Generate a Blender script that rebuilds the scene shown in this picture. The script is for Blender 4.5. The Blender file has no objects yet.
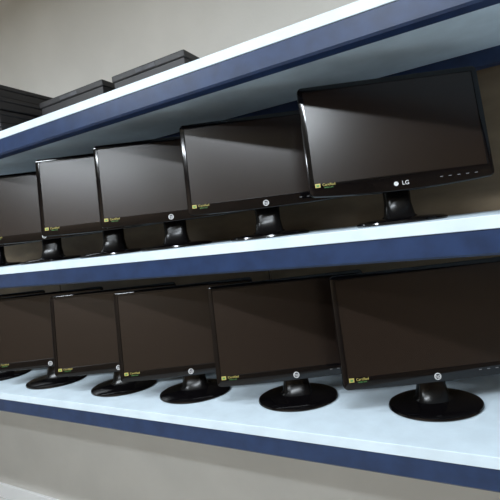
import bpy, math, random
from mathutils import Vector, Matrix
random.seed(4)
S=bpy.context.scene
try:
    S.view_settings.view_transform='Standard'
except Exception: pass
# ---------------------------------------------------------------- materials
def mat(name,col,rough=.5,spec=.5,metal=0,noise=0,nscale=8,col2=None,coat=0,bump=0,bscale=200,stretch=(1,1,1)):
    m=bpy.data.materials.new(name); m.use_nodes=True
    nt=m.node_tree; b=nt.nodes['Principled BSDF']
    b.inputs['Base Color'].default_value=(*col,1); b.inputs['Roughness'].default_value=rough
    b.inputs['Specular IOR Level'].default_value=spec; b.inputs['Metallic'].default_value=metal
    b.inputs['Coat Weight'].default_value=coat
    if noise or bump:
        tc=nt.nodes.new('ShaderNodeTexCoord'); mp=nt.nodes.new('ShaderNodeMapping')
        mp.inputs['Scale'].default_value=stretch
        nt.links.new(tc.outputs['Object'],mp.inputs['Vector'])
    if noise:
        n=nt.nodes.new('ShaderNodeTexNoise'); n.inputs['Scale'].default_value=nscale; n.inputs['Detail'].default_value=5
        r=nt.nodes.new('ShaderNodeValToRGB')
        c2=col2 or tuple(c*(1-noise) for c in col)
        r.color_ramp.elements[0].position=.35; r.color_ramp.elements[0].color=(*c2,1)
        r.color_ramp.elements[1].position=.65; r.color_ramp.elements[1].color=(*col,1)
        nt.links.new(mp.outputs[0],n.inputs['Vector']); nt.links.new(n.outputs['Fac'],r.inputs['Fac'])
        nt.links.new(r.outputs['Color'],b.inputs['Base Color'])
    if bump:
        n2=nt.nodes.new('ShaderNodeTexNoise'); n2.inputs['Scale'].default_value=bscale
        bp=nt.nodes.new('ShaderNodeBump'); bp.inputs['Strength'].default_value=bump; bp.inputs['Distance'].default_value=.002
        nt.links.new(mp.outputs[0],n2.inputs['Vector']); nt.links.new(n2.outputs['Fac'],bp.inputs['Height'])
        nt.links.new(bp.outputs['Normal'],b.inputs['Normal'])
    return m
def emis(name,col,st):
    m=bpy.data.materials.new(name); m.use_nodes=True
    b=m.node_tree.nodes['Principled BSDF']; b.inputs['Base Color'].default_value=(.8,.8,.8,1)
    b.inputs['Emission Color'].default_value=(*col,1); b.inputs['Emission Strength'].default_value=st
    return m
M_board=mat('board_white_laminate',(.66,.77,.85),.5,noise=.1,nscale=14,bump=.15,bscale=60)
M_beam=mat('beam_blue_paint',(.016,.036,.10),.4,spec=.35,noise=.3,nscale=20)
M_hard=mat('hardboard_brown',(.19,.14,.085),.6,noise=.35,nscale=5,stretch=(1,1,3))
M_wall=mat('wall_cream_paint',(.66,.64,.60),.8,noise=.08,nscale=3,bump=.2,bscale=80)
M_wallb=mat('wall_tan_paint',(.34,.245,.165),.8,noise=.15,nscale=2)
M_floor=mat('floor_pale_tile',(.6,.6,.58),.35,noise=.15,nscale=5)
M_ceil=mat('ceiling_paint',(.60,.56,.43),.9,noise=.05,nscale=3)
M_bez=mat('gloss_black_plastic',(.003,.0025,.003),.08,spec=.4,noise=.2,nscale=10)
M_neck=mat('satin_black_plastic',(.005,.0045,.0045),.25,spec=.3,noise=.2,nscale=10)
M_scr=mat('lcd_panel_dark',(.0135,.0080,.0055),.27,spec=.56,noise=.1,nscale=3)
M_sil=mat('logo_silver',(.75,.75,.75),.3,noise=.05)
M_ink=mat('logo_dark',(.02,.02,.03),.4,noise=.05)
M_grn=mat('sticker_green',(.10,.28,.08),.5,noise=.1,nscale=60)
M_yel=mat('sticker_yellow',(.50,.42,.12),.5,noise=.1,nscale=60)
M_mark=mat('button_print_grey',(.22,.22,.23),.5,noise=.1,nscale=60)
M_box=mat('dark_carton',(.016,.014,.015),.5,noise=.4,nscale=12)
M_box2=mat('grey_carton',(.07,.07,.08),.6,noise=.55,nscale=18)
M_tube=emis('tube_glow',(.86,.93,1),9)
M_fix=mat('fixture_white',(.8,.8,.8),.4,noise=.03)
# ---------------------------------------------------------------- helpers
def link(o,par=None):
    S.collection.objects.link(o)
    if par: o.parent=par
    return o
def mesh(name,vs,fs,mats,par=None,smooth=False,fm=None,bevel=0,seg=2):
    me=bpy.data.meshes.new(name); me.from_pydata(vs,[],fs)
    for m in (mats if isinstance(mats,list) else [mats]): me.materials.append(m)
    if fm:
        for p,i in zip(me.polygons,fm): p.material_index=i
    if smooth:
        for p in me.polygons: p.use_smooth=True
        try: me.set_sharp_from_angle(angle=math.radians(42))
        except Exception: pass
    me.update()
    o=link(bpy.data.objects.new(name,me),par)
    if bevel:
        b=o.modifiers.new('b','BEVEL'); b.width=bevel; b.segments=seg; b.limit_method='ANGLE'
    return o
def box(name,lo,hi,m,par=None,bevel=.002):
    x0,y0,z0=lo;x1,y1,z1=hi
    v=[(x0,y0,z0),(x1,y0,z0),(x1,y1,z0),(x0,y1,z0),(x0,y0,z1),(x1,y0,z1),(x1,y1,z1),(x0,y1,z1)]
    f=[(0,3,2,1),(4,5,6,7),(0,1,5,4),(1,2,6,5),(2,3,7,6),(3,0,4,7)]
    return mesh(name,v,f,m,par,bevel=bevel)
def loft(name,loops,m,par,cap0=True,cap1=True,smooth=True,matf=None,mats=None):
    n=len(loops[0]); vs=[p for l in loops for p in l]; fs=[];fm=[]
    for i in range(len(loops)-1):
        for j in range(n):
            k=(j+1)%n
            fs.append((i*n+j,i*n+k,(i+1)*n+k,(i+1)*n+j)); fm.append(0)
    if cap0: fs.append(tuple(range(n-1,-1,-1))); fm.append(0)
    if cap1: fs.append(tuple((len(loops)-1)*n+j for j in range(n))); fm.append(1 if mats else 0)
    return mesh(name,vs,fs,mats or m,par,smooth,fm)
def empty(name,loc=(0,0,0),yaw=0,par=None):
    e=bpy.data.objects.new(name,None); e.empty_display_size=.1; link(e,par)
    e.location=loc; e.rotation_euler=(0,0,yaw); return e
def rrect(w,h,r,bow=0,topbow=0,k=6,e=8):
    pts=[]
    def side(a,b):
        for i in range(1,e): 
            t=i/e; pts.append((a[0]+(b[0]-a[0])*t,a[1]+(b[1]-a[1])*t))
    cs=[((w/2-r,r),-90),((w/2-r,h-r),0),((-w/2+r,h-r),90),((-w/2+r,r),180)]
    for i,(c,a0) in enumerate(cs):
        for q in range(k+1):
            a=math.radians(a0+90*q/k); pts.append((c[0]+r*math.cos(a),c[1]+r*math.sin(a)))
        c2,a2=cs[(i+1)%4]; a=math.radians(a2)
        side(pts[-1],(c2[0]+r*math.cos(a),c2[1]+r*math.sin(a)))
    out=[]
    for x,z in pts:
        u=1-(2*x/w)**2
        if z<h*.3: z-=bow*u*(1-z/(h*.3))
        if z>h*.7: z+=topbow*u*(z-h*.7)/(h*.3)
        out.append((x,z))
    return out
def ell(cx,cy,z,a,b,n=48,p=2.0):
    out=[]
    for i in range(n):
        t=2*math.pi*i/n; c,s=math.cos(t),math.sin(t)
        out.append((cx+a*math.copysign(abs(c)**(2/p),c),cy+b*math.copysign(abs(s)**(2/p),s),z))
    return out
def text(name,s,size,loc,m,par,rot=(math.pi/2,0,0)):
    c=bpy.data.curves.new(name,'FONT'); c.body=s; c.size=size; c.extrude=.0002; c.align_x='CENTER'; c.align_y='CENTER'
    c.materials.append(m); o=link(bpy.data.objects.new(name,c),par); o.location=loc; o.rotation_euler=rot; return o
def disc(name,r,loc,m,par,th=.0006,n=32):
    lo=[[(loc[0]+r*math.cos(2*math.pi*i/n),loc[1]+y,loc[2]+r*math.sin(2*math.pi*i/n)) for i in range(n)] for y in (0,-th)]
    return loft(name,lo,m,par)
# ---------------------------------------------------------------- monitor
def monitor(X,Y,Zs,yaw,W=.46,H=.285,gap=.072,tilt=7,kind='hp'):
    e=empty('computer_monitor',(X,Y,Zs+.0003),math.radians(yaw))
    p=empty('display_panel',(0,-.035,gap),0,e); p.rotation_euler=(math.radians(-tilt),0,0)
    lg=kind=='lg'
    bz=.013; bb=.028 if not lg else .030; bow=.005 if not lg else .011
    def L(w,h,r,y,z0=0,bw=bow):
        return [(x,y,z+z0) for x,z in rrect(w,h,r,bw)]
    inner=lambda y,g=0:[(x,y,z+bb+g) for x,z in rrect(W-2*bz-2*g,H-bb-bz-2*g,.002)]
    loops=[L(W*.50,H*.45,.03,.050,H*.27,0),L(W*.60,H*.56,.04,.046,H*.22,0),L(W*.78,H*.74,.03,.030,H*.13,0),
           L(W*.93,H*.93,.02,.022,H*.035,bow),L(W-.004,H-.004,.011,.018,.002),
           L(W,H,.012,.013),L(W,H,.012,.004),L(W-.0016,H-.0016,.0115,.001,.0008),L(W-.005,H-.005,.010,0,.0025),
           inner(0),inner(.0022,.0008)]
    loft('bezel_and_screen',loops,None,p,mats=[M_bez,M_scr])
    zc=bb*.46-bow*.6
    if lg:
        disc('logo_disc',.0055,(-.014,-.0003,zc),M_sil,p); text('logo_text','LG',.0145,(.009,-.001,zc),M_sil,p)
    else:
        disc('logo_disc',.0085,(0,-.0003,zc),M_sil,p); disc('logo_inner',.0066,(0,-.0009,zc),M_ink,p,.0003)
        text('logo_text','hp',.0125,(0,-.0016,zc+.0005),M_sil,p)
    for i in range(5):
        x=W/2-.045-i*.021
        box(f'button_mark_{i+1}',(x-.0035,-.0006,zc+.004),(x+.0035,.0001,zc+.0054),M_mark,p,0)
    sx=-W/2+.015
    box('energy_sticker',(sx,-.0006,bb-.009),(sx+.013,.0004,bb+.001),M_yel,p,0)
    box('energy_sticker_strip',(sx+.003,-.0009,bb-.007),(sx+.010,-.0005,bb-.002),M_grn,p,0)
    text('sticker_text','Certified',.009,(sx+.034,-.0006,bb-.0035),M_yel,p)
    text('sticker_subtext','GREEN LINE',.0042,(sx+.033,-.0006,bb-.0105),M_grn,p)
    n0=.040 if not lg else .036
    neck=[ell(0,.010,.012,n0*1.3,.040,p=2.6),ell(0,.012,.020,n0*1.05,.030,p=2.6),ell(0,.016,.05,n0*.92,.020,p=2.8),
          ell(0,.022,gap+.03,n0*.95,.017,p=3),ell(0,.036,gap+.09,n0*1.05,.016,p=3),ell(0,.040,gap+.12,n0*.9,.012,p=3)]
    loft('stand_neck',neck,M_neck,e)
    a,b=(.118,.098) if not lg else (.112,.088)
    base=[ell(0,0,.0,a*.97,b*.97),ell(0,0,.003,a,b),ell(0,0,.007,a*.985,b*.985),ell(0,0,.011,a*.9,b*.9),ell(0,.003,.0135,a*.6,b*.6),ell(0,.006,.015,a*.42,b*.42)]
    loft('stand_base',base,M_bez,e)
    return e
EYE=1.5; ZM=EYE-.024; ZL=EYE-.506; ZU=EYE+.453
monitor(-.163,.200,ZM,26,W=.452,H=.285,gap=.090,tilt=9,kind='lg')
for X,Y,y in [(-.537,.204,25),(-.867,.179,28),(-1.122,.15,28),(-1.485,.17,28),(-1.87,.17,28)]:
    monitor(X,Y,ZM,y,H=.270,gap=.090,tilt=6)
for X,Y,y in [(-.129,.222,28),(-.501,.192,28),(-.857,.167,28),(-1.168,.158,28),(-1.535,.154,28),(-1.9,.154,28)]:
    big=X>-.2
    monitor(X,Y,ZL,y,W=.475 if big else .46,H=.290,gap=.078 if big else .071,tilt=8)
# ---------------------------------------------------------------- rack
rack=empty('storage_rack')
X0,X1,D=-3.1,.95,.50
for nm,z in (('upper',ZU),('middle',ZM),('lower',ZL)):
    box(f'shelf_board_{nm}',(X0+.01,0,z-.026),(X1-.01,D,z),M_board,rack,.0015)
    pr=[(.001,-.026),(.001,-.073),(.006,-.078),(.040,-.078),(.040,-.026)]
    pr=[(y+0.002,z+zz) for y,zz in pr]
    loft(f'front_beam_{nm}',[[(x,y,zz) for y,zz in pr] for x in (X0+.02,X1-.02)],M_beam,rack,smooth=False)
    box(f'rear_beam_{nm}',(X0+.02,D-.04,z-.070),(X1-.02,D-.005,z-.026),M_beam,rack)
for i,x in enumerate((X0,X1-.05)):
    for j,y in enumerate((.002,D-.05)):
        box(f'upright_{i*2+j+1}',(x,y,0),(x+.05,y+.05,2.35),M_beam,rack)
for nm,a,b in (('middle',ZM,ZU-.03),('lower',ZL,ZM-.03)):
    xs=[X0+.02,-1.9,-.7,X1-.02]
    for i in range(3):
        box(f'back_panel_{nm}_{i+1}',(xs[i]+.002,D+.002,a-.05),(xs[i+1]-.002,D+.010,b),M_hard,rack,.001)
# ---------------------------------------------------------------- things on the top shelf
def carton(name,lo,hi,m):
    e=empty(name,((lo[0]+hi[0])/2,(lo[1]+hi[1])/2,lo[2]))
    w,d,h=(hi[0]-lo[0])/2,(hi[1]-lo[1])/2,hi[2]-lo[2]
    box('carton_body',(-w,-d,0),(w,d,h*.78),m,e,.004)
    box('carton_lid',(-w-.004,-d-.004,h*.62),(w+.004,d+.004,h),m,e,.004)
    box('carton_label',(-w*.3,-d-.0052,h*.70),(w*.25,-d-.0041,h*.9),M_box2,e,0)
    return e
z=ZU
for i in range(4):
    o=random.uniform(-.015,.015)
    carton('flat_carton',(-1.86+o,.03-o*.5,z+.0005),(-1.47+o,.37-o*.5,z+.046),M_box); z+=.0475
z=ZU
for i in range(2):
    o=random.uniform(-.012,.012)
    carton('storage_carton',(-1.41+o,.16,z+.0005),(-1.08+o,.46,z+.062),M_box2 if i==0 else M_box); z+=.064
z=ZU
for i in range(2):
    carton('storage_carton',(-1.04,.17,z+.0005),(-.74,.46,z+.062),M_box2 if i==0 else M_box); z+=.064
z=ZU
for i in range(2):
    carton('storage_carton',(-2.4,.06,z+.0005),(-1.95,.42,z+.13),M_box); z+=.132
# ---------------------------------------------------------------- room
box('floor',(-4,-3.2,-.05),(2.6,.7,0),M_floor,None,0)
box('ceiling',(-4,-3.2,2.9),(2.6,.7,2.95),M_ceil,None,0)
box('wall_back',(-4,.56,0),(2.6,.62,2.9),M_wall,None,0)
box('wall_front',(-4,-3.2,0),(2.6,-3.14,2.9),M_wallb,None,0)
box('wall_left',(-4.0,-3.14,0),(-3.94,.56,2.9),M_wall,None,0)
box('wall_right',(2.54,-3.14,0),(2.6,.56,2.9),M_wallb,None,0)
box('baseboard_back',(-3.94,.545,0),(2.54,.56,.09),M_fix,None,.002)
def lamp(x,y,rot,pw):
    e=empty('fluorescent_ceiling_light',(x,y,2.9),rot)
    box('fixture_body',(-.62,-.06,-.05),(.62,.06,-.0005),M_fix,e,.004)
    for s in (-.03,.03):
        loft('tube',[[(xx,s+.013*math.cos(t*math.pi/6),-.066+.013*math.sin(t*math.pi/6)) for t in range(12)] for xx in (-.59,.59)],M_tube,e)
    l=bpy.data.lights.new('tube_light','AREA'); l.shape='RECTANGLE'; l.size=1.18; l.size_y=.12; l.energy=pw; l.color=(.85,.93,1)
    o=link(bpy.data.objects.new('tube_light',l),e); o.location=(0,0,-.085)
lamp(-1.9,-1.3,0,48); lamp(0.1,-1.3,0,48); lamp(-.9,-2.4,0,42)
w=bpy.data.worlds.new('World'); S.world=w; w.use_nodes=True
w.node_tree.nodes['Background'].inputs[0].default_value=(.5,.55,.6,1); w.node_tree.nodes['Background'].inputs[1].default_value=.3
# ---------------------------------------------------------------- camera
f=420.; r=math.radians(6.8)
d=Vector((-777,-74,-f)).normalized(); Xc=-d
pz=(777*math.sin(r)-74*math.cos(r))/f
Zc=Vector((-math.sin(r),math.cos(r),pz)); Zc=(Zc-Zc.dot(Xc)*Xc).normalized()
Yc=Zc.cross(Xc)
cam=bpy.data.cameras.new('camera'); cam.sensor_width=36; cam.lens=f/500*36; cam.clip_start=.02
co=link(bpy.data.objects.new('camera',cam))
co.matrix_world=Matrix.Translation((0,-.928,EYE))@Matrix((Xc,Yc,Zc)).to_4x4()
S.camera=co
